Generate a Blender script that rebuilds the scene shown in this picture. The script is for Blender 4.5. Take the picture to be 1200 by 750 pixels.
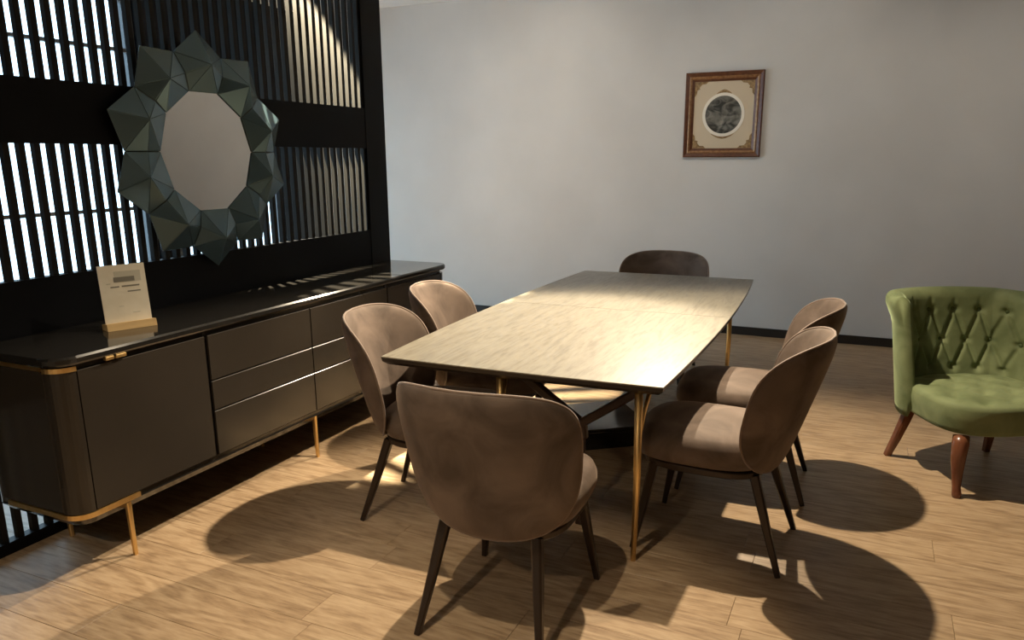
import bpy, bmesh, math, random
from mathutils import Vector, Matrix
random.seed(7)
PI = math.pi
sin, cos = math.sin, math.cos
scn = bpy.context.scene
COL = scn.collection
for o in list(bpy.data.objects): bpy.data.objects.remove(o)

# ------------------------------------------------------------------ camera
cd = bpy.data.cameras.new('camera'); cam = bpy.data.objects.new('camera', cd); COL.objects.link(cam)
cd.sensor_width = 36.0; cd.lens = 36.0 * 901.15 / 1200.0; cd.shift_y = 35.64 / 1200.0; cd.clip_start = 0.02
RT = Vector((0.90703692, 0.42100985, -0.00589316)); UP = Vector((-0.0967914, 0.22211106, 0.97020519)); FW = Vector((-0.40977487, 0.87944152, -0.24221307))
cam.matrix_world = Matrix(((RT.x, UP.x, -FW.x, 0), (RT.y, UP.y, -FW.y, 0), (RT.z, UP.z, -FW.z, 1.55), (0, 0, 0, 1)))
scn.camera = cam

# ------------------------------------------------------------------ daylight and lamps
w = bpy.data.worlds.new('daylight'); scn.world = w; w.use_nodes = True
bg = w.node_tree.nodes['Background']; bg.inputs[0].default_value = (0.62, 0.84, 1.0, 1); bg.inputs[1].default_value = 4.2

def spot(name, loc, target, watts, angle, blend, size, color):
    d = bpy.data.lights.new(name, 'SPOT'); d.energy = watts; d.spot_size = math.radians(angle); d.spot_blend = blend
    d.shadow_soft_size = size; d.color = color
    o = bpy.data.objects.new(name, d); COL.objects.link(o); o.location = loc
    o.rotation_euler = (Vector(target) - Vector(loc)).to_track_quat('-Z', 'Y').to_euler()
    return o
WARM = (1.0, 0.83, 0.60)
spot('ceiling_spot_table', (-1.02, 3.65, 2.96), (-0.60, 2.65, 0.0), 470, 107, 0.5, 0.03, WARM)
spot('ceiling_spot_far', (-1.40, 6.0, 2.96), (-1.35, 1.7, 0.0), 950, 46, 0.5, 0.03, WARM)
spot('ceiling_spot_near', (-1.05, 1.05, 2.96), (-1.10, 1.80, 0.0), 120, 44, 0.5, 0.03, WARM)
spot('ceiling_spot_divider', (-3.42, 3.62, 2.96), (-3.20, 3.95, 1.0), 3600, 58, 0.15, 0.02, (1.0, 0.86, 0.60))
spot('ceiling_spot_rear', (-1.05, -1.30, 2.96), (-2.30, 0.9, 0.0), 130, 72, 0.6, 0.05, WARM)
for x_ in (-2.6, -0.6, 1.4):
    spot('wall_fill', (x_, 5.05, 2.97), (x_, 7.0, 1.70), 57, 92, 1.0, 0.2, (1.0, 0.90, 0.76))  # fill lamps added out of view to brighten the end wall
scn.view_settings.view_transform = 'Standard'
try: scn.view_settings.look = 'None'
except Exception: pass
scn.view_settings.gamma = 1.0; scn.view_settings.use_curve_mapping = False
scn.view_settings.exposure = 0.0

# ------------------------------------------------------------------ materials
def mat(name, color=(.8, .8, .8), rough=.5, metal=0., spec=.5, sheen=0., coat=0., coat_rough=.05):
    m = bpy.data.materials.new(name); m.use_nodes = True
    b = m.node_tree.nodes['Principled BSDF']
    b.inputs['Base Color'].default_value = (*color, 1); b.inputs['Roughness'].default_value = rough
    b.inputs['Metallic'].default_value = metal; b.inputs['Specular IOR Level'].default_value = spec
    b.inputs['Coat Weight'].default_value = coat; b.inputs['Coat Roughness'].default_value = coat_rough
    if sheen:
        b.inputs['Sheen Weight'].default_value = sheen; b.inputs['Sheen Roughness'].default_value = .35
    return m
def N(m, t, **kw):
    n = m.node_tree.nodes.new(t)
    for k, v in kw.items():
        if k in n.inputs: n.inputs[k].default_value = v
        else: setattr(n, k, v)
    return n
def L(m, a, b): m.node_tree.links.new(a, b)
def BS(m): return m.node_tree.nodes['Principled BSDF']
def noise_color(m, c1, c2, scale=(1, 1, 1), noise=4., detail=6., lo=.35, hi=.65, distort=0., bump=0., bump_scale=None, per_object=0.):
    tc = N(m, 'ShaderNodeTexCoord'); mp = N(m, 'ShaderNodeMapping'); mp.inputs['Scale'].default_value = scale
    L(m, tc.outputs['Object'], mp.inputs['Vector'])
    vec = mp.outputs['Vector']
    oi = None
    if per_object:
        oi = N(m, 'ShaderNodeObjectInfo')
        ad = N(m, 'ShaderNodeVectorMath', operation='MULTIPLY_ADD')
        cb = N(m, 'ShaderNodeCombineXYZ'); L(m, oi.outputs['Random'], cb.inputs[0]); L(m, oi.outputs['Random'], cb.inputs[1]); L(m, oi.outputs['Random'], cb.inputs[2])
        L(m, cb.outputs[0], ad.inputs[0]); ad.inputs[1].default_value = (37, 53, 19); L(m, vec, ad.inputs[2]); vec = ad.outputs[0]
    n = N(m, 'ShaderNodeTexNoise'); n.inputs['Scale'].default_value = noise; n.inputs['Detail'].default_value = detail; n.inputs['Distortion'].default_value = distort
    L(m, vec, n.inputs['Vector'])
    r = N(m, 'ShaderNodeValToRGB'); r.color_ramp.elements[0].position = lo; r.color_ramp.elements[1].position = hi
    r.color_ramp.elements[0].color = (*c1, 1); r.color_ramp.elements[1].color = (*c2, 1)
    L(m, n.outputs['Fac'], r.inputs[0])
    out = r.outputs[0]
    if per_object:
        hv = N(m, 'ShaderNodeHueSaturation'); mr = N(m, 'ShaderNodeMapRange'); mr.inputs[3].default_value = 1 - per_object; mr.inputs[4].default_value = 1 + per_object
        L(m, oi.outputs['Random'], mr.inputs[0]); L(m, mr.outputs[0], hv.inputs['Value']); L(m, out, hv.inputs['Color']); out = hv.outputs[0]
    L(m, out, BS(m).inputs['Base Color'])
    if bump:
        n2 = n
        if bump_scale:
            n2 = N(m, 'ShaderNodeTexNoise'); n2.inputs['Scale'].default_value = bump_scale; n2.inputs['Detail'].default_value = 3
            L(m, vec, n2.inputs['Vector'])
        bp = N(m, 'ShaderNodeBump'); bp.inputs['Strength'].default_value = bump; bp.inputs['Distance'].default_value = .004
        L(m, n2.outputs['Fac'], bp.inputs['Height']); L(m, bp.outputs[0], BS(m).inputs['Normal'])
    return m

M = {}
M['wall'] = noise_color(mat('wall_paint', rough=.75, spec=.25), (.60, .59, .57), (.66, .65, .63), noise=1.2, detail=4, bump=.08, bump_scale=180)
M['dark_wall'] = mat('charcoal_wall_paint', (.07, .068, .065), .8)
M['ceiling'] = mat('ceiling_paint', (.72, .73, .74), .85)
M['baseboard'] = mat('dark_baseboard', (.018, .014, .012), .45)
M['subfloor'] = mat('plank_joint', (.06, .04, .025), .8)
M['black'] = noise_color(mat('black_divider_lacquer', rough=.5, spec=.15), (.0022, .0026, .0042), (.004, .0046, .0065), noise=3)
M['slat'] = noise_color(mat('black_slat_paint', rough=.5, spec=.25), (.0065, .006, .005), (.010, .0095, .008), noise=5)
M['steel'] = mat('dark_window_frame', (.05, .055, .06), .4)
M['oak'] = None
def wood(name, dark, mid, light, rough, axis, per_object=0., sc=1., spec=.5, coat=0.):
    """long flowing oak grain along the given axis ('X' or 'Y')"""
    m = mat(name, rough=rough, spec=spec, coat=coat, coat_rough=.18)
    tc = N(m, 'ShaderNodeTexCoord'); mp = N(m, 'ShaderNodeMapping')
    s = (1.0 * sc, 7.5 * sc, 7.5 * sc) if axis == 'X' else (7.5 * sc, 1.0 * sc, 7.5 * sc)
    mp.inputs['Scale'].default_value = s; L(m, tc.outputs['Object'], mp.inputs['Vector']); vec = mp.outputs[0]
    oi = N(m, 'ShaderNodeObjectInfo'); cb = N(m, 'ShaderNodeCombineXYZ')
    for k in range(3): L(m, oi.outputs['Random'], cb.inputs[k])
    ad = N(m, 'ShaderNodeVectorMath', operation='MULTIPLY_ADD'); L(m, cb.outputs[0], ad.inputs[0]); ad.inputs[1].default_value = (37, 53, 19); L(m, vec, ad.inputs[2]); vec = ad.outputs[0]
    n1 = N(m, 'ShaderNodeTexNoise'); n1.inputs['Scale'].default_value = 1.5; n1.inputs['Detail'].default_value = 4; n1.inputs['Distortion'].default_value = .7; L(m, vec, n1.inputs['Vector'])
    # rings: sine of the noise gives cathedral figures
    mu = N(m, 'ShaderNodeMath', operation='MULTIPLY'); mu.inputs[1].default_value = 34.; L(m, n1.outputs['Fac'], mu.inputs[0])
    sn = N(m, 'ShaderNodeMath', operation='SINE'); L(m, mu.outputs[0], sn.inputs[0])
    n2 = N(m, 'ShaderNodeTexNoise'); n2.inputs['Scale'].default_value = 9.; n2.inputs['Detail'].default_value = 7; n2.inputs['Roughness'].default_value = .65; L(m, vec, n2.inputs['Vector'])
    mx = N(m, 'ShaderNodeMath', operation='MULTIPLY_ADD'); L(m, sn.outputs[0], mx.inputs[0]); mx.inputs[1].default_value = .10; L(m, n2.outputs['Fac'], mx.inputs[2])
    r = N(m, 'ShaderNodeValToRGB'); cr = r.color_ramp; cr.elements[0].position = .28; cr.elements[1].position = .72
    cr.elements[0].color = (*dark, 1); cr.elements[1].color = (*light, 1); e = cr.elements.new(.48); e.color = (*mid, 1)
    L(m, mx.outputs[0], r.inputs[0]); out = r.outputs[0]
    if per_object:
        hv = N(m, 'ShaderNodeHueSaturation'); mr = N(m, 'ShaderNodeMapRange'); mr.inputs[3].default_value = 1 - per_object; mr.inputs[4].default_value = 1 + per_object
        L(m, oi.outputs['Random'], mr.inputs[0]); L(m, mr.outputs[0], hv.inputs['Value']); L(m, out, hv.inputs['Color']); out = hv.outputs[0]
    L(m, out, BS(m).inputs['Base Color'])
    bp = N(m, 'ShaderNodeBump'); bp.inputs['Strength'].default_value = .12; bp.inputs['Distance'].default_value = .002; L(m, mx.outputs[0], bp.inputs['Height']); L(m, bp.outputs[0], BS(m).inputs['Normal'])
    return m
M['floor'] = wood('oak_floor_plank', (.27, .178, .103), (.40, .278, .168), (.50, .365, .232), .40, 'X', per_object=.05, spec=.4)
M['table'] = wood('greige_oak_veneer', (.182, .163, .126), (.245, .224, .178), (.29, .267, .215), .32, 'Y', sc=1.0, spec=.5)
M['table_edge'] = mat('dark_table_edge', (.022, .015, .010), .35)
M['table_wood'] = mat('dark_brown_brace', (.045, .024, .016), .35)
M['brass'] = noise_color(mat('brushed_brass', rough=.38, metal=1.), (.86, .57, .23), (.93, .66, .30), scale=(1, 1, .1), noise=40)
M['velvet'] = noise_color(mat('taupe_velvet', rough=.75, spec=.2, sheen=.28), (.092, .068, .054), (.205, .153, .122), noise=4.5, detail=5, lo=.34, hi=.68, distort=1.1, bump=.15, bump_scale=260)
BS(M['velvet']).inputs['Sheen Tint'].default_value = (.80, .62, .48, 1)
M['piping'] = mat('taupe_piping', (.24, .175, .138), .7, sheen=.4)
M['leg'] = mat('dark_bronze_leg', (.040, .026, .018), .30, metal=.35)
M['lacquer'] = noise_color(mat('dark_gloss_lacquer', rough=.22, spec=.5), (.026, .0215, .017), (.034, .028, .0225), noise=1.5)
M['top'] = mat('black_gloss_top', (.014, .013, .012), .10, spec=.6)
M['groove'] = mat('dark_recess', (.006, .005, .004), .6)
M['green'] = noise_color(mat('green_velvet', rough=.75, spec=.25, sheen=.5), (.125, .155, .070), (.235, .275, .140), noise=7, detail=5, lo=.3, hi=.7, distort=.6, bump=.12, bump_scale=240)
BS(M['green']).inputs['Sheen Tint'].default_value = (.70, .85, .50, 1)
M['green_button'] = mat('green_button', (.08, .11, .04), .8)
M['red_wood'] = noise_color(mat('reddish_varnished_wood', rough=.25, spec=.5), (.13, .045, .022), (.20, .078, .040), scale=(6, 6, 1), noise=5)
M['facet'] = mat('smoky_blue_mirror_glass', (.115, .185, .220), .25, metal=.55, spec=.5)
M['silver'] = mat('silver_mirror', (.88, .86, .82), .015, metal=1.)
M['card'] = noise_color(mat('cream_card', rough=.5), (.62, .57, .46), (.70, .65, .54), noise=12)
M['card_print'] = mat('grey_print', (.17, .16, .13), .6)
M['card_print_light'] = mat('pale_print', (.46, .44, .36), .6)
M['pine'] = noise_color(mat('pale_wood_holder', rough=.5), (.42, .28, .12), (.55, .38, .18), scale=(8, 1, 8), noise=4)
M['frame'] = noise_color(mat('red_brown_frame', rough=.35), (.085, .026, .010), (.135, .046, .018), scale=(4, 4, 4), noise=8)
M['gilt'] = noise_color(mat('gilt_lip', rough=.4, metal=.5), (.22, .11, .05), (.36, .20, .095), noise=40)
M['mat'] = mat('cream_picture_mat', (.60, .50, .36), .8)
M['mat_rim'] = mat('ivory_ring', (.80, .75, .65), .6)
M['ornament'] = noise_color(mat('gold_ornament', rough=.5), (.17, .095, .035), (.36, .23, .10), noise=60)
M['engraving'] = noise_color(mat('grey_engraving', rough=.35), (.030, .030, .026), (.30, .29, .25), scale=(1, 1, 1.6), noise=9, detail=7, lo=.38, hi=.72, distort=1.2)
g = bpy.data.materials.new('window_glass'); g.use_nodes = True
nt = g.node_tree; nt.nodes.clear()
o_ = nt.nodes.new('ShaderNodeOutputMaterial'); mx_ = nt.nodes.new('ShaderNodeMixShader'); tr_ = nt.nodes.new('ShaderNodeBsdfTransparent'); gl_ = nt.nodes.new('ShaderNodeBsdfGlossy')
gl_.inputs['Roughness'].default_value = .02; mx_.inputs[0].default_value = .06; tr_.inputs[0].default_value = (.95, .98, 1, 1)
nt.links.new(tr_.outputs[0], mx_.inputs[1]); nt.links.new(gl_.outputs[0], mx_.inputs[2]); nt.links.new(mx_.outputs[0], o_.inputs[0])
M['glass'] = g

# ------------------------------------------------------------------ mesh helpers
def mesh_obj(name, bm, m, parent=None, smooth=False, loc=None):
    me = bpy.data.meshes.new(name); bm.normal_update(); bm.to_mesh(me); bm.free()
    if m is not None: me.materials.append(m)
    if smooth:
        for p in me.polygons: p.use_smooth = True
    o = bpy.data.objects.new(name, me); COL.objects.link(o)
    if parent is not None: o.parent = parent
    if loc is not None: o.location = loc
    return o
def link(name, me, parent, loc=(0, 0, 0), rot=(0, 0, 0)):
    o = bpy.data.objects.new(name, me); COL.objects.link(o); o.parent = parent; o.location = loc; o.rotation_euler = rot
    return o
def tag(o, label, cat, group=None):
    o['label'] = label; o['category'] = cat
    if group: o['group'] = group
    return o
def thing(name, label, cat, loc=(0, 0, 0), rz=0., group=None):
    o = bpy.data.objects.new(name, None); COL.objects.link(o); o.location = loc; o.rotation_euler = (0, 0, rz); o.empty_display_size = .1
    return tag(o, label, cat, group)
def struct(o): o['kind'] = 'structure'; return o
def box(bm, x0, x1, y0, y1, z0, z1, bev=0., seg=2):
    b2 = bmesh.new(); bmesh.ops.create_cube(b2, size=1)
    bmesh.ops.scale(b2, vec=(x1 - x0, y1 - y0, z1 - z0), verts=b2.verts); bmesh.ops.translate(b2, vec=((x0 + x1) / 2, (y0 + y1) / 2, (z0 + z1) / 2), verts=b2.verts)
    if bev: bmesh.ops.bevel(b2, geom=list(b2.edges), offset=bev, segments=seg, affect='EDGES', profile=.5)
    merge(bm, b2)
def merge(bm, b2):
    mp = {v: bm.verts.new(v.co) for v in b2.verts}
    for f in b2.faces:
        try: bm.faces.new([mp[v] for v in f.verts])
        except ValueError: pass
    b2.free()
def bx(name, x0, x1, y0, y1, z0, z1, m, parent=None, bev=0., seg=2):
    bm = bmesh.new(); box(bm, x0, x1, y0, y1, z0, z1, bev, seg); return mesh_obj(name, bm, m, parent)
def prism(bm, bottom, top, cap=True):
    """closed solid between two loops of the same length (lists of 3D points)"""
    a = [bm.verts.new(p) for p in bottom]; b = [bm.verts.new(p) for p in top]; n = len(a)
    for i in range(n): bm.faces.new((a[i], a[(i + 1) % n], b[(i + 1) % n], b[i]))
    if cap: bm.faces.new(list(reversed(a))); bm.faces.new(b)
def rings(bm, loops, cap0=True, cap1=True):
    vs = [[bm.verts.new(p) for p in l] for l in loops]; n = len(vs[0])
    for a, b in zip(vs[:-1], vs[1:]):
        for i in range(n): bm.faces.new((a[i], a[(i + 1) % n], b[(i + 1) % n], b[i]))
    if cap0: bm.faces.new(list(reversed(vs[0])))
    if cap1: bm.faces.new(vs[-1])
    bmesh.ops.recalc_face_normals(bm, faces=bm.faces)
def tube(bm, pts, radii, seg=10, square=False, closed=False):
    pts = [Vector(p) for p in pts]; n = len(pts)
    if not isinstance(radii, (list, tuple)): radii = [radii] * n
    loops = []
    for i, p in enumerate(pts):
        if closed: t = pts[(i + 1) % n] - pts[i - 1]
        else: t = pts[min(i + 1, n - 1)] - pts[max(i - 1, 0)]
        t.normalize(); ref = Vector((0, 1, 0)) if abs(t.y) < .8 else Vector((1, 0, 0))
        if closed: ref = Vector((0, 0, 1)) if abs(t.z) < .8 else Vector((0, 1, 0))
        a = t.cross(ref).normalized(); b = t.cross(a).normalized()
        if square:
            r = radii[i]; c = r * .35
            offs = [(r, r - c), (r - c, r), (-r + c, r), (-r, r - c), (-r, -r + c), (-r + c, -r), (r - c, -r), (r, -r + c)]
            loops.append([p + a * q + b * s for q, s in offs])
        else:
            loops.append([p + a * (radii[i] * cos(2 * PI * k / seg)) + b * (radii[i] * sin(2 * PI * k / seg)) for k in range(seg)])
    if closed:
        vs = [[bm.verts.new(p) for p in l] for l in loops]; m_ = len(vs[0])
        for i in range(n):
            A, B = vs[i], vs[(i + 1) % n]
            # match rotation of the rings
            best = min(range(m_), key=lambda s: (B[s].co - A[0].co).length)
            for k in range(m_):
                bm.faces.new((A[k], A[(k + 1) % m_], B[(k + 1 + best) % m_], B[(k + best) % m_]))
        bmesh.ops.recalc_face_normals(bm, faces=bm.faces)
    else: rings(bm, loops)
def sgnpow(c, e): return math.copysign(abs(c) ** e, c)

# ------------------------------------------------------------------ the room
WX, WY, CZ = -3.05, 6.99, 3.02          # divider plane, end wall plane, ceiling height
OX, RX, BY = -5.6, 2.7, -2.2            # outer window wall, right wall, wall behind the camera
fl = struct(bx('floor', OX - .1, RX + .1, BY - .1, WY + .1, -.12, -.006, M['subfloor']))
def plank_mesh(lx, wy):
    bm = bmesh.new(); box(bm, 0, lx - .0012, 0, wy - .0012, -.012, 0); 
    bmesh.ops.bevel(bm, geom=[e for e in bm.edges if all(v.co.z > -.001 for v in e.verts)], offset=.0008, segments=1, affect='EDGES')
    me = bpy.data.meshes.new('plank'); bm.normal_update(); bm.to_mesh(me); bm.free(); me.materials.append(M['floor']); return me
PW, PL = .192, 1.38
pm = plank_mesh(PL, PW); cache = {}
y = BY; row = 0
far_bm = bmesh.new()
while y < WY - .001:
    off = (row * .47 + (row % 3) * .21) % PL
    x = OX - off; w_ = min(PW, WY - y)
    while x < RX:
        x0 = max(x, OX); x1 = min(x + PL, RX)
        if x1 - x0 > .02:
            if abs(x1 - x0 - PL) < 1e-4 and abs(w_ - PW) < 1e-4: me = pm
            else:
                k = (round(x1 - x0, 3), round(w_, 3))
                me = cache.get(k) or cache.setdefault(k, plank_mesh(*k))
            link('plank', me, fl, (x0, y, 0))
        x += PL
    y += PW; row += 1

struct(bx('ceiling', OX - .1, RX + .1, BY - .1, WY + .1, CZ, CZ + .1, M['ceiling']))
struct(bx('wall_back', OX - .1, RX + .1, WY, WY + .12, 0, CZ, M['wall']))
struct(bx('wall_right', RX, RX + .12, BY, WY, 0, CZ, M['dark_wall']))
struct(bx('wall_front', OX - .1, RX + .1, BY - .12, BY, 0, CZ, M['wall']))
struct(bx('baseboard_back', OX, RX, WY - .014, WY - .0005, 0, .075, M['baseboard'], bev=.003))
struct(bx('baseboard_right', RX - .014, RX - .0005, BY, WY - .015, 0, .075, M['baseboard'], bev=.003))
# outer wall with a glazed opening that lets the daylight in
WA, WB, WZ0, WZ1 = 1.6, 4.80, .06, 2.85
GA, GB, GZ = 5.00, 6.40, 2.08            # unseen opening, added to light the end wall
bm = bmesh.new()
for a_, b_, c_, d_ in ((BY, WA, 0, CZ), (WB, GA, 0, CZ), (GB, WY, 0, CZ), (WA, WB, 0, WZ0), (WA, WB, WZ1, CZ), (GA, GB, GZ, CZ)): box(bm, OX - .15, OX, a_, b_, c_, d_)
struct(mesh_obj('wall_left_outer', bm, M['black']))
def glazing(name, y0, y1, z0, z1, ys, zs, bar):
    win = struct(bpy.data.objects.new(name, None)); COL.objects.link(win); win.location = (OX, 0, 0)
    bm = bmesh.new()
    box(bm, -.11, -.03, y0, y0 + .06, z0, z1); box(bm, -.11, -.03, y1 - .06, y1, z0, z1); box(bm, -.11, -.03, y0 + .06, y1 - .06, z0, z0 + .06); box(bm, -.11, -.03, y0 + .06, y1 - .06, z1 - .06, z1)
    mesh_obj('frame', bm, M['steel'], win)
    ys = [y0 + .06] + ys + [y1 - .06]; zs = [z0 + .06] + zs + [z1 - .06]
    for yy in ys[1:-1]: bx('mullion', -.10, -.04, yy - bar, yy + bar, zs[0], zs[-1], M['steel'], win)
    for zz in zs[1:-1]: bx('glazing_bar', -.097, -.043, ys[0], ys[-1], zz - bar, zz + bar, M['steel'], win)
    for i, (a, b) in enumerate(zip(ys[:-1], ys[1:])):
        for j, (c, d) in enumerate(zip(zs[:-1], zs[1:])):
            bx('pane', -.073, -.067, a + bar * (i > 0), b - bar * (i < len(ys) - 2), c + bar * (j > 0), d - bar * (j < len(zs) - 2), M['glass'], win)
glazing('window_1', WA, WB, WZ0, WZ1, [3.2], [1.16, 2.42], .014)
glazing('added_glazing', GA, GB, .002, GZ, [5.70], [], .03)  # no known door here, glazing added for its daylight

# black slatted divider on the left
dv = struct(bpy.data.objects.new('wall_left', None)); COL.objects.link(dv); dv.location = (WX, 0, 0)
D0, D1 = -2.0, 4.53
def rail(z0, z1): bx('solid_band', -.045, 0, D0, D1 - .22, z0, z1, M['black'], dv)
rail(0, .05); rail(.60, 1.09); rail(1.62, 1.87); rail(2.66, CZ - .002)
bx('light_block_panel', -.045, 0, 1.98, D1 - .22, .05, .60, M['black'], dv)  # unseen panel added to keep daylight off the floor under the sideboard
bx('end_post', -.06, .004, D1 - .22, D1, 0, CZ - .002, M['black'], dv, bev=.002)
SP = .0635
bm = bmesh.new(); box(bm, -.038, -.010, 0, .0255, .04, 2.70, bev=.001, seg=1)
sm = bpy.data.meshes.new('slat'); bm.to_mesh(sm); bm.free(); sm.materials.append(M['slat'])
k = 0
while True:
    yy = 4.296 - k * SP
    if yy < .4: break
    link('slat', sm, dv, (0, yy, 0)); k += 1

# ------------------------------------------------------------------ sideboard
SBX0, SBX1, SY0, SY1 = -3.035, -2.570, 1.695, 4.48
def rect_loop(x0, x1, y0, y1, r, z, seg=6, corners=('nf', 'ff')):
    """outline seen from above; front (x1) corners rounded, back corners sharp"""
    pts = [(x0, y0, z)]
    for k in range(seg + 1):
        a = -PI / 2 + PI / 2 * k / seg; pts.append((x1 - r + r * cos(a), y0 + r + r * sin(a), z))
    for k in range(seg + 1):
        a = PI / 2 * k / seg; pts.append((x1 - r + r * cos(a), y1 - r + r * sin(a), z))
    pts.append((x0, y1, z)); return pts
sb = thing('sideboard', 'long dark glossy sideboard with brass trim, standing against the black slatted divider', 'sideboard', (0, 0, 0))
bm = bmesh.new(); prism(bm, rect_loop(SBX0, SBX1 - .016, SY0 + .01, SY1 - .01, .07, .235), rect_loop(SBX0, SBX1 - .016, SY0 + .01, SY1 - .01, .07, .835))
mesh_obj('body', bm, M['lacquer'], sb)
bm = bmesh.new()
e_ = .012
rings(bm, [rect_loop(SBX0, SBX1 + .012, SY0 - .012, SY1 + .012, .085, .838), rect_loop(SBX0, SBX1 + .018, SY0 - .018, SY1 + .018, .09, .846), rect_loop(SBX0, SBX1 + .018, SY0 - .018, SY1 + .018, .09, .862), rect_loop(SBX0, SBX1 + .012, SY0 - .012, SY1 + .012, .085, .87)])
mesh_obj('top', bm, M['top'], sb)
bm = bmesh.new(); prism(bm, rect_loop(SBX0 + .02, SBX1 - .03, SY0 + .03, SY1 - .03, .06, .205), rect_loop(SBX0, SBX1 - .006, SY0 + .004, SY1 - .004, .075, .236))
mesh_obj('bottom_plinth', bm, M['top'], sb)
# rounded corner pieces and end panels
def corner_loop(y_in, y_out, z, r=.075, t=.016, seg=8, far=False):
    s = -1 if not far else 1
    cx_, cy_ = SBX1 - r, (SY0 + r) if not far else (SY1 - r)
    outer, inner = [], []
    for k in range(seg + 1):
        a = s * PI / 2 * k / seg; outer.append((cx_ + r * cos(a), cy_ + r * sin(a), z)); inner.append((cx_ + (r - t) * cos(a), cy_ + (r - t) * sin(a), z))
    return outer + inner[::-1]
for far in (False, True):
    bm = bmesh.new(); prism(bm, corner_loop(0, 0, .262, far=far), corner_loop(0, 0, .815, far=far)); bmesh.ops.recalc_face_normals(bm, faces=bm.faces)
    mesh_obj('corner_panel', bm, M['lacquer'], sb)
    ya, yb = (SY0, SY0 + .012) if not far else (SY1 - .012, SY1)
    bx('end_panel', SBX0 + .03, SBX1 - .079, ya, yb, .262, .815, M['lacquer'], sb, bev=.002)
# brass trim of the near end
def strip(z0, z1, name, along):
    bm = bmesh.new(); r = .079; cx_, cy_ = SBX1 - .075, SY0 + .075
    pts = [(SBX0 + .06, SY0 - .004)] if along != 'corner' else []
    for k in range(9):
        a = -PI / 2 + PI / 2 * k / 8; pts.append((cx_ + r * cos(a), cy_ + r * sin(a)))
    if along == 'full': pts.append((SBX1 + .004, 1.965))
    if along == 'end': pts = [(SBX0 + .02, SY0 - .004), (SBX1 - .085, SY0 - .004)]
    inn = []
    for i, p in enumerate(pts):
        q0 = Vector(pts[max(i - 1, 0)]); q1 = Vector(pts[min(i + 1, len(pts) - 1)]); t = (q1 - q0).normalized(); n = Vector((-t.y, t.x)); inn.append(tuple(Vector(p) + n * .008))
    loop = pts + inn[::-1]
    prism(bm, [(x, y_, z0) for x, y_ in loop], [(x, y_, z1) for x, y_ in loop]); bmesh.ops.recalc_face_normals(bm, faces=bm.faces)
    return mesh_obj(name, bm, M['brass'], sb)
strip(.240, .260, 'brass_strip', 'full'); strip(.818, .836, 'brass_strip', 'end'); strip(.812, .830, 'brass_strip', 'corner')
F0, F1 = SBX1 - .018, SBX1
def panel(name, y0, y1, z0, z1, lip=True):
    bm = bmesh.new(); b = .004
    P_ = [(F0, z0), (F1 - b, z0), (F1, z0 + b)]; b = .0015
    P_ += [(F1, z1 - .016), (F1 - .010, z1 - .004), (F0, z1 - .004)] if lip else [(F1, z1 - b), (F1 - b, z1), (F0, z1)]
    prism(bm, [(x, y0, z) for x, z in P_], [(x, y1, z) for x, z in P_]); bmesh.ops.recalc_face_normals(bm, faces=bm.faces)
    return mesh_obj(name, bm, M['lacquer'], sb)
bays = [SY0 + .077, 2.380, 3.070, 3.775, SY1 - .077]
for i, nm in ((0, 'door'), (3, 'door')):
    d = panel(nm, bays[i] + .003, bays[i + 1] - .010, .262, .812, lip=False)
    ya = (1.885, 1.975) if i == 0 else (4.17, 4.26)
    bm = bmesh.new(); box(bm, F1 - .002, F1 + .014, ya[0], ya[0] + .036, .822, .836, bev=.002); box(bm, F1 - .002, F1 + .014, ya[1] - .045, ya[1], .822, .836, bev=.002)
    if i == 0: mesh_obj('handle', bm, M['brass'], d)
    else: bm.free()
for i in (1, 2):
    for z0, z1 in ((.262, .467), (.471, .605), (.609, .812)):
        panel('drawer', bays[i] + (.010 if i == 1 else .004), bays[i + 1] - (.004 if i == 1 else .010), z0, z1, lip=False)
for zz in (.469, .607): bx('recess_strip', SBX1 - .0175, SBX1 - .012, bays[1] + .01, bays[3] - .01, zz - .006, zz + .006, M['groove'], sb)
for yy in (2.380, 3.775): bx('recess_strip', SBX1 - .0175, SBX1 - .012, yy - .009, yy + .009, .262, .835, M['groove'], sb)
for yy in (1.92, 3.07, 4.22):
    for xx in (-2.585, -2.97):
        bm = bmesh.new(); tube(bm, [(xx - .006, yy, .235), (xx - .004, yy, .12), (xx, yy, 0)], [.0105, .0095, .008], square=True)
        mesh_obj('leg', bm, M['brass'], sb)

# ------------------------------------------------------------------ card stand
cs = thing('card_stand', 'cream printed card upright in a pale wooden holder on the dark sideboard', 'sign', (-2.790, 2.190, .8705), math.radians(-21))
bm = bmesh.new(); prism(bm, [(-.035, -.098, 0), (.035, -.098, 0), (.035, .098, 0), (-.035, .098, 0)], [(-.035, -.098, .022), (.028, -.098, .03), (.028, .098, .03), (-.035, .098, .022)])
mesh_obj('wooden_holder', bm, M['pine'], cs)
tilt = -.10
def cardpt(x, yy, z): return (x + tilt * z, yy, z)
def slab(name, y0, y1, z0, z1, x0, x1, m, parent):
    bm = bmesh.new(); prism(bm, [cardpt(x0, y0, z0), cardpt(x1, y0, z0), cardpt(x1, y1, z0), cardpt(x0, y1, z0)], [cardpt(x0, y0, z1), cardpt(x1, y0, z1), cardpt(x1, y1, z1), cardpt(x0, y1, z1)])
    bmesh.ops.recalc_face_normals(bm, faces=bm.faces); return mesh_obj(name, bm, m, parent)
cardo = slab('card', -.092, .092, .015, .262, -.004, 0, M['card'], cs)
slab('printed_panel', -.032, .072, .19, .235, 0, .0006, M['card_print_light'], cardo)
slab('printed_label', -.036, .046, .192, .212, .0005, .0012, M['card_print'], cardo)
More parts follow.
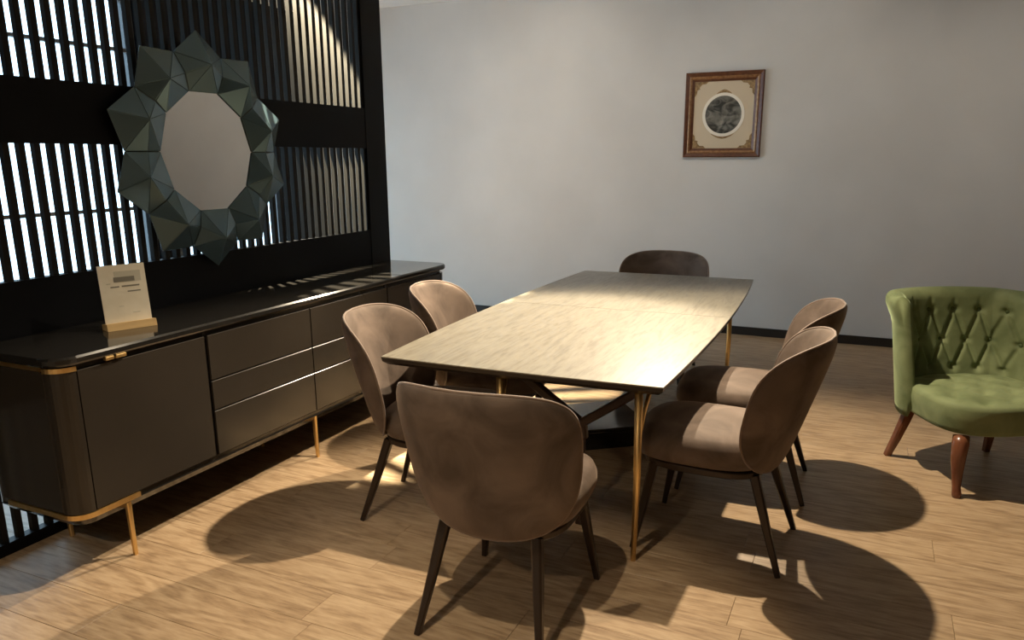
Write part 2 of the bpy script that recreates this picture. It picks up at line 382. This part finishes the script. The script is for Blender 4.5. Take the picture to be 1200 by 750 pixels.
for (a, b, z, h) in ((-.052, -.018, .170, .005), (-.008, .062, .170, .006), (.012, .064, .148, .005)):
    slab('printed_line', a, b, z, z + h, 0, .0007, M['card_print'], cardo)
for (a, b, z, h) in ((-.066, -.05, .185, .004), (-.03, -.012, .09, .003), (.02, .05, .06, .003)):
    slab('printed_line', a, b, z, z + h, 0, .0007, M['card_print_light'], cardo)

# ------------------------------------------------------------------ faceted mirror
MC = (WX + .012, 2.925, 1.590)
mr = thing('wall_mirror', 'decagonal mirror with a faceted smoky blue star frame on the black divider', 'mirror', MC)
def mp_(ang, r, h): return Vector((h, r * cos(ang), r * sin(ang)))      # plane of the wall: y to the right, z up
RI, RN, RP = .292, .475, .565
bm = bmesh.new(); outl = []
for k in range(10):
    a = PI / 2 - 2 * PI * k / 10; outl += [mp_(a, RP - .02, 0), mp_(a - PI / 10, RN - .02, 0)]
prism(bm, outl, [v + Vector((.012, 0, 0)) for v in outl]); bmesh.ops.recalc_face_normals(bm, faces=bm.faces)
mesh_obj('back_board', bm, M['groove'], mr)
bm = bmesh.new(); inn = [mp_(PI / 2 - PI / 10 - 2 * PI * k / 10, RI + .004, .030) for k in range(10)]
prism(bm, [v - Vector((.012, 0, 0)) for v in inn], inn); bmesh.ops.recalc_face_normals(bm, faces=bm.faces)
mesh_obj('mirror_glass', bm, M['silver'], mr)
def facet(a, b, c):
    bm = bmesh.new(); n = (b - a).cross(c - a).normalized()
    if n.x < 0: b, c = c, b; n = -n
    ce = (a + b + c) / 3; sh = lambda p: p + (ce - p).normalized() * .0018
    top = [sh(a), sh(b), sh(c)]; ch = [p + (ce - p) * .0 - n * .004 for p in top]; t2 = [p + (ce - p).normalized() * .004 + n * .0 for p in top]
    rings(bm, [ch, [p - n * .0015 for p in top], t2]); o = mesh_obj('facet', bm, M['facet'], mr); return o
for k in range(10):
    a = PI / 2 - 2 * PI * k / 10
    jit = lambda s: random.uniform(-s, s)
    Pp = mp_(a, RP, .022); N0 = mp_(a + PI / 10, RN, .020); N1 = mp_(a - PI / 10, RN, .020)
    V0 = mp_(a + PI / 10, RI, .036); V1 = mp_(a - PI / 10, RI, .036)
    A = mp_(a + jit(.05), .415 + jit(.015), .095 + jit(.012))
    B0 = mp_(a + PI / 10, .375, .052)
    B1 = mp_(a - PI / 10, .375, .052)
    for t in ((V0, V1, A), (V0, A, B0), (V1, A, B1), (B0, A, N0), (B1, A, N1), (N0, A, Pp), (N1, A, Pp)): facet(*[Vector(q) for q in t])

# ------------------------------------------------------------------ framed picture on the end wall
px_, pz_ = -1.251, 1.900; W2, H2 = .325, .350
pf = thing('framed_picture', 'small red-brown framed picture of a round dark engraving on the pale wall', 'picture', (px_, WY - .001, pz_))
def frame_ring(prof, m, name, w2, h2):
    """moulding: profile points (inset from the outer edge, depth towards the room)"""
    bm = bmesh.new(); loops = []
    for ins, d in prof:
        loops.append([(-w2 + ins, -d, -h2 + ins), (w2 - ins, -d, -h2 + ins), (w2 - ins, -d, h2 - ins), (-w2 + ins, -d, h2 - ins)])
    vs = [[bm.verts.new(p) for p in l] for l in loops]; n = len(vs)
    for i in range(n):
        for k in range(4): bm.faces.new((vs[i][k], vs[i][(k + 1) % 4], vs[(i + 1) % n][(k + 1) % 4], vs[(i + 1) % n][k]))
    bmesh.ops.recalc_face_normals(bm, faces=bm.faces); return mesh_obj(name, bm, m, pf)
frame_ring([(0, 0), (0, .03), (.008, .036), (.034, .026), (.034, 0)], M['frame'], 'outer_moulding', W2, H2)
frame_ring([(.034, 0), (.034, .027), (.042, .031), (.056, .024), (.056, 0)], M['gilt'], 'gilt_moulding', W2, H2)
frame_ring([(.056, 0), (.056, .023), (.075, .015), (.075, 0)], M['frame'], 'inner_moulding', W2, H2)
bx('picture_mat', -W2 + .06, W2 - .06, -.010, -.004, -H2 + .06, H2 - .06, M['mat'], pf)
def disc(name, r0, r1, d0, d1, m, zc=.002, xc=.002, seg=48):
    bm = bmesh.new()
    lo = [[(xc + r * cos(2 * PI * k / seg), -d, zc + r * 1.02 * sin(2 * PI * k / seg)) for k in range(seg)] for r, d in ((r1, d0), (r1, d1), (r0, d1 + .001), (r0, d0))]
    if r0 > 0: rings(bm, lo + [lo[0]], False, False); bmesh.ops.remove_doubles(bm, verts=bm.verts, dist=1e-6)
    else: rings(bm, lo[:2])
    return mesh_obj(name, bm, m, pf)
disc('round_rim', .152, .176, .009, .013, M['mat_rim'])
disc('engraving', 0, .1535, .008, .0115, M['engraving'])
for sx in (-1, 1):
    for sz in (-1, 1):
        c_ = Vector((sx * (W2 - .076), -.0095, sz * (H2 - .076))); bm = bmesh.new()
        pts = [(q * 1.35, s_ * 1.35) for q, s_ in [(0, 0), (-.085, 0), (-.07, .014), (-.045, .016), (-.03, .034), (-.034, .045), (-.016, .05), (-.013, .075), (0, .09)]]
        lo = [(c_.x + sx * q, -.0095, c_.z - sz * s) for q, s in pts]; hi = [(p[0], -.0125, p[2]) for p in lo]
        prism(bm, lo, hi); bmesh.ops.recalc_face_normals(bm, faces=bm.faces); mesh_obj('corner_ornament', bm, M['ornament'], pf)
for s in (1, -1):
    bm = bmesh.new(); a0 = PI / 2 * s; loA, loB = [], []
    for k in range(13):
        t = -1 + 2 * k / 12; a = a0 + t * (.36 if s > 0 else .55); rr = .183 + (.026 if s > 0 else .014) * (1 - abs(t)) ** .8
        loA.append((.002 + .179 * cos(a), .179 * sin(a))); loB.append((.002 + rr * cos(a), rr * sin(a)))
    lp = loA + loB[::-1]
    prism(bm, [(x, -.0095, z) for x, z in lp], [(x, -.012, z) for x, z in lp]); bmesh.ops.recalc_face_normals(bm, faces=bm.faces); mesh_obj('scroll_ornament', bm, M['ornament'], pf)

# ------------------------------------------------------------------ dining table
TH = math.radians(1.436); TZ = .741
tb = thing('dining_table', 'large extending dining table with a pale oak top and slim brass legs', 'table', (-1.267, 4.012, 0), TH)
LH, WE, WM = 1.376, .602, .643
def halfw(yy): return WE + (WM - WE) * (1 - (abs(yy) / LH) ** 2)
def leaf_loop(y0, y1, ins, z, end_y, nn=14):
    pts = []
    r = .02
    def ed(yy): return halfw(yy) - ins
    ys_ = [y0 + (y1 - y0) * k / nn for k in range(nn + 1)]
    sgn = 1 if end_y > 0 else -1
    ys2 = [q if abs(q) < abs(end_y) - 1e-6 else q - sgn * ins for q in ys_]
    right = [(ed(q), q2, z) for q, q2 in zip(ys_, ys2)]; left = [(-ed(q), q2, z) for q, q2 in zip(ys_, ys2)]
    # slight outward bow of the end edge
    if sgn > 0: endp = [(ed(end_y) * t, ys2[-1] + .012 * (1 - t * t), z) for t in (.66, .33, 0, -.33, -.66)]; loop = right + endp + left[::-1]
    else: endp = [(-ed(end_y) * t, ys2[0] - .012 * (1 - t * t), z) for t in (.66, .33, 0, -.33, -.66)]; loop = right + left[::-1] + endp
    return loop
for (y0, y1, e) in ((-LH, -.0015, -LH), (.0015, LH, LH)):
    bm = bmesh.new(); rings(bm, [leaf_loop(y0, y1, .0015, TZ - .006, e), leaf_loop(y0, y1, 0, TZ - .0045, e), leaf_loop(y0, y1, 0, TZ - .0015, e), leaf_loop(y0, y1, .0015, TZ, e)])
    lf = mesh_obj('table_leaf', bm, M['table'], tb)
    bm = bmesh.new(); rings(bm, [leaf_loop(y0, y1, .075, TZ - .040, e), leaf_loop(y0, y1, .022, TZ - .037, e), leaf_loop(y0, y1, .004, TZ - .022, e), leaf_loop(y0, y1, .001, TZ - .0062, e)])
    mesh_obj('chamfered_edge', bm, M['table_edge'], lf)
bm = bmesh.new(); box(bm, -.36, .36, -1.05, 1.05, TZ - .08, TZ - .0405, bev=.004); mesh_obj('under_frame', bm, M['table_edge'], tb)
for sx in (-1, 1):
    for sy in (-1, 1):
        x0, y0 = .215 + sx * .285, (-1.325 if sy < 0 else 1.06)
        bm = bmesh.new(); tube(bm, [(x0, y0, TZ - .039), (x0 + sx * .004, y0, .35), (x0 - sx * .0, y0, 0)], [.0165, .0145, .0105], seg=14)
        mesh_obj('leg', bm, M['brass'], tb, smooth=True)
        bm = bmesh.new(); tube(bm, [(x0 + sx * .022, y0 - sy * .115, TZ - .039), (x0 + sx * .010, y0 - sy * .05, .60), (x0 + sx * .003, y0 - sy * .004, .47)], [.009, .008, .006], seg=12)
        mesh_obj('leg_stay', bm, M['brass'], tb, smooth=True)
for sy in (-1, 1):
    for sx in (-1, 1):
        bm = bmesh.new(); tube(bm, [(sx * .30 + .20, sy * 1.10, TZ - .07), (.20 + sx * .012, sy * 1.10, .47), (.20 + sx * .012, sy * 1.10, .40)], [.019, .019, .019], square=True)
        mesh_obj('brace', bm, M['table_wood'], tb)
    bm = bmesh.new(); tube(bm, [(.20, sy * 1.10, .405), (.20, sy * 1.10, 0)], [.019, .016], square=True)
    mesh_obj('brace_post', bm, M['table_wood'], tb)

# low glossy box seen between the legs under the table
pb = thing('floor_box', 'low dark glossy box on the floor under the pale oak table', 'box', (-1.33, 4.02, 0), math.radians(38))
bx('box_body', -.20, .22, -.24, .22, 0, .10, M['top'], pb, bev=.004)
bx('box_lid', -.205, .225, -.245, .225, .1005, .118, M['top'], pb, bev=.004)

# ------------------------------------------------------------------ tub dining chairs
def lerp(a, b, t): return a + (b - a) * t
ZB, ZT, ZC = .368, .905, .63
def shell_pt(th, z, off=0.):
    t = max(0., (z - ZB) / (ZT - ZB))
    rx = lerp(.285, .338, t ** .8); yc = lerp(.0, -.075, t); ry = lerp(.205, .300, t)
    # unit normal of the ellipse plan
    nx, ny = sin(th) * ry, -cos(th) * rx; l = math.hypot(nx, ny) or 1
    return Vector((rx * sin(th) + off * nx / l, yc - ry * cos(th) + off * ny / l, z))
def outline(phi, rho=1.):
    c, s = cos(phi), sin(phi)
    if s >= 0: e = 2 / 3.0; zz = ZC + (ZT - ZC) * rho * abs(s) ** e
    else: e = 2 / 2.4; zz = ZC - (ZC - ZB) * rho * abs(s) ** e
    th = math.radians(71) * rho * sgnpow(c, 2 / (3.0 if s >= 0 else 2.4))
    return th, zz
def shell_mesh():
    bm = bmesh.new(); NR, NP = 14, 56
    rho = [sin(PI / 2 * k / NR) for k in range(NR + 1)]
    def side(sign):
        cz = bm.verts.new(shell_pt(0, ZC, sign * .027)); prev = None; rows = []
        for k in range(1, NR + 1):
            r = rho[k]; off = sign * .027 * max(0, 1 - r ** 5) ** .5
            rows.append([shell_pt(*outline(2 * PI * j / NP, r), off) for j in range(NP)])
        return cz, rows
    cA, A = side(1); cB, B = side(-1)
    rim = [bm.verts.new(p) for p in A[-1]]
    for cz, R_, flip in ((cA, A, False), (cB, B, True)):
        vs = [[bm.verts.new(p) for p in row] for row in R_[:-1]] + [rim]
        for j in range(NP): bm.faces.new((cz, vs[0][j], vs[0][(j + 1) % NP]))
        for a, b in zip(vs[:-1], vs[1:]):
            for j in range(NP): bm.faces.new((a[j], b[j], b[(j + 1) % NP], a[(j + 1) % NP]))
    bmesh.ops.recalc_face_normals(bm, faces=bm.faces); return bm
def cushion(bm, cx, cy, hx, hy, z0, z1, n=3.2, crown=.02, r=.03, seg=48, dimple=None):
    def lp(ins, z): return [(cx + (hx - ins) * sgnpow(cos(2 * PI * k / seg), 2 / n), cy + (hy - ins) * sgnpow(sin(2 * PI * k / seg), 2 / n), z) for k in range(seg)]
    lo = [lp(r, z0), lp(r * .3, z0 + r * .3), lp(0, z0 + r), lp(0, z1 - r * 1.1), lp(r * .25, z1 - r * .45), lp(r * .7, z1 - r * .12)]
    h0 = z1
    for q in (.8, .6, .4, .2, .05):
        ins_x = 1 - q
        lo.append([(cx + hx * q * .86 * sgnpow(cos(2 * PI * k / seg), 2 / n), cy + hy * q * .86 * sgnpow(sin(2 * PI * k / seg), 2 / n), z1 + crown * (1 - q * q)) for k in range(seg)])
    rings(bm, lo)
protos = {}
def make_chair(label, loc, rz):
    c = thing('dining_chair', label, 'chair', loc, rz, 'taupe velvet chairs around the dining table')
    if not protos:
        o = mesh_obj('backrest', shell_mesh(), M['velvet'], c, smooth=True); protos['backrest'] = [o]
        bm = bmesh.new(); tube(bm, [shell_pt(*outline(2 * PI * j / 72, 1.004)) for j in range(72)], .0045, seg=6, closed=True)
        protos['piping'] = [mesh_obj('piping', bm, M['piping'], o, smooth=True)]
        bm = bmesh.new(); cushion(bm, 0, .075, .262, .272, .388, .515, crown=.018, r=.045)
        protos['seat'] = [mesh_obj('seat', bm, M['velvet'], c, smooth=True)]
        bm = bmesh.new(); cushion(bm, 0, .06, .235, .245, .362, .391, crown=0, r=.006); protos['seat_frame'] = [mesh_obj('seat_frame', bm, M['leg'], c)]
        protos['leg'] = []
        for sx in (-1, 1):
            for (xt, yt, xf, yf) in ((.185, .235, .235, .300), (.165, -.150, .220, -.270)):
                bm = bmesh.new(); tube(bm, [(sx * xt, yt, .372), (sx * lerp(xt, xf, .45), lerp(yt, yf, .45), .2), (sx * xf, yf, 0)], [.0185, .0155, .0105], square=True)
                protos['leg'].append(mesh_obj('leg', bm, M['leg'], c))
    else:
        for k in ('backrest', 'seat', 'seat_frame', 'leg'):
            for p in protos[k]:
                q = p.copy(); COL.objects.link(q); q.parent = c
                if k == 'backrest':
                    s = protos['piping'][0].copy(); COL.objects.link(s); s.parent = q
    return c
make_chair('taupe velvet tub chair nearest the viewer, back turned, at the near table end', (-1.045, 2.205, 0), math.radians(2))
make_chair('taupe velvet tub chair on the sideboard side, nearer of the two', (-1.69, 2.81, 0), -PI / 2 + math.radians(9))
make_chair('taupe velvet tub chair on the sideboard side, farther of the two', (-1.805, 3.52, 0), -PI / 2 + math.radians(10))
make_chair('taupe velvet tub chair on the right of the table, nearer of the two', (-.46, 3.03, 0), PI / 2 + math.radians(-2))
make_chair('taupe velvet tub chair on the right of the table, farther of the two', (-.45, 3.70, 0), PI / 2 + math.radians(3))
make_chair('dark tub chair at the far table end, in front of the pale wall', (-1.385, 5.49, 0), PI).scale = (1.10, 1.0, .945)

# ------------------------------------------------------------------ green tufted chair
gf = Vector((.50, -.866)); grz = math.atan2(gf.y, gf.x) - PI / 2
gc = thing('tufted_chair', 'green velvet button-tufted slipper chair with reddish wooden legs', 'chair', (.555, 4.26, 0), grz)
buttons = []
def gback():
    NU, NV = 120, 64; bm = bmesh.new(); Z0, Z1 = .40, .875
    du, dvv = .30, .165
    lat = []
    for j, zz in enumerate((.765, .61, .47)):
        for i in range(-3, 4):
            u = (i + (0.5 if j % 2 == 0 else 0.0)) * du
            if abs(u) < .93: lat.append((u, zz, j))
    def base(u, z):
        th = u * math.radians(78); t = (z - .27) / .6
        rx = .315 + .035 * t; ry = .20 + .015 * t; yc = -.10 - .10 * t
        n = Vector((sin(th) * ry, -cos(th) * rx)).normalized()
        wing = .10 * max(0, abs(u) - .62) / .38
        return Vector((rx * sin(th), yc - ry * cos(th) + wing * 1.0, z)), n
    def tuft(u, z):
        d = 0.
        for (bu, bz, j) in lat:
            r2 = ((u - bu) * .42) ** 2 + (z - bz) ** 2; d = max(d, .030 * math.exp(-r2 / .00042))
            for (cu, cz_, k) in lat:
                if k == j + 1 and abs(abs(cu - bu) - du / 2) < .01:
                    ax, az = bu * .42, bz; bx_, bz_ = cu * .42, cz_; px, pz = u * .42, z
                    t = max(0, min(1, ((px - ax) * (bx_ - ax) + (pz - az) * (bz_ - az)) / ((bx_ - ax) ** 2 + (bz_ - az) ** 2)))
                    q = (px - ax - t * (bx_ - ax)) ** 2 + (pz - az - t * (bz_ - az)) ** 2; d = max(d, .017 * math.exp(-q / .00010))
            if j == 0 and z > bz: d = max(d, .013 * math.exp(-(((u - bu) * .42) ** 2) / .00010) * max(0, 1 - (z - bz) / .10))
        return d
    rows = []
    for a in range(NU + 1):
        u = -1 + 2 * a / NU; pr_ = []
        edge = max(0, 1 - abs(u) ** 14) ** .5
        thick = .030 + .050 * edge
        for b in range(NV + 1):
            z = .36 + (Z1 - .05 - .36) * b / NV; p, n = base(u, z); dd = tuft(u, z) * min(1, edge * 1.2)
            off = -thick * .5 + dd; pr_.append(Vector((p.x + n.x * off, p.y + n.y * off, z)))
        for b in range(1, 10):     # rolled top
            ph = PI * b / 10; p, n = base(u, Z1 - .05); rr = thick * .5; off = -rr * cos(ph) + .028 * sin(ph * .5) ** 2 + .012 * sin(ph)
            pr_.append(Vector((p.x + n.x * off, p.y + n.y * off, Z1 - .05 + .05 * sin(ph))))
        for b in range(16):
            z = Z1 - .055 - (Z1 - .055 - .285) * b / 15; p, n = base(u, z); off = thick * .5 + .028 * max(0, 1 - b / 2.5)
            pr_.append(Vector((p.x + n.x * off, p.y + n.y * off, z)))
        rows.append(pr_)
    rings(bm, rows)
    for (bu, bz, j) in lat:
        if bz < .5: continue
        p, n = base(bu, bz); off = -.04 + .030 - .004; buttons.append(Vector((p.x + n.x * off, p.y + n.y * off, bz)))
    return bm
mesh_obj('backrest', gback(), M['green'], gc, smooth=True)
bm = bmesh.new()
def gseat(bm):
    NA, seg = 18, 72; hx, hy, cx, cy, n = .315, .295, 0, .035, 3.0
    def lp(q, z, f=None):
        out = []
        for k in range(seg):
            x = cx + hx * q * sgnpow(cos(2 * PI * k / seg), 2 / n); yy = cy + hy * q * sgnpow(sin(2 * PI * k / seg), 2 / n)
            x *= 1.0 + .06 * (yy / .3)
            zz = z if f is None else f(x, yy, q)
            out.append((x, yy, zz))
        return out
    def top(x, yy, q):
        d = 0.
        for j in range(-2, 3):
            for i in range(-3, 4):
                X = (i + .5 * (j % 2)) * .145; Y = .03 + j * .105
                if abs(X) < .25 and abs(Y - .03) < .23: d = max(d, .026 * math.exp(-((x - X) ** 2 + (yy - Y) ** 2) / .0012))
        return .430 + .035 * math.sqrt(max(0, 1 - q ** 3)) - d
    lo = [lp(.93, .300), lp(.975, .308), lp(.985, .33), lp(1.0, .365), lp(1.012, .395), lp(1.0, .418)]
    for k in range(NA): q = .985 * (1 - k / NA) + .01; lo.append(lp(q, 0, top))
    rings(bm, lo)
gseat(bm); mesh_obj('seat', bm, M['green'], gc, smooth=True)
bm = bmesh.new(); bmesh.ops.create_uvsphere(bm, u_segments=10, v_segments=6, radius=.011); bmesh.ops.scale(bm, vec=(1, .5, 1), verts=bm.verts)
bme = bpy.data.meshes.new('button'); bm.to_mesh(bme); bm.free(); bme.materials.append(M['green_button'])
for p in buttons: link('button', bme, gc, p, (0, 0, math.atan2(p.x, -p.y) * .9))
for sx in (-1, 1):
    bm = bmesh.new(); tube(bm, [(sx * .235, .235, .285), (sx * .245, .25, .25), (sx * .255, .262, .19), (sx * .25, .262, .11), (sx * .25, .270, .045), (sx * .255, .285, .015), (sx * .255, .287, 0)], [.036, .037, .033, .025, .019, .021, .018], seg=14)
    mesh_obj('leg', bm, M['red_wood'], gc, smooth=True)
    bm = bmesh.new(); tube(bm, [(sx * .235, -.17, .29), (sx * .245, -.185, .22), (sx * .262, -.215, .11), (sx * .28, -.25, 0)], [.025, .023, .020, .016], square=True)
    mesh_obj('leg', bm, M['red_wood'], gc)
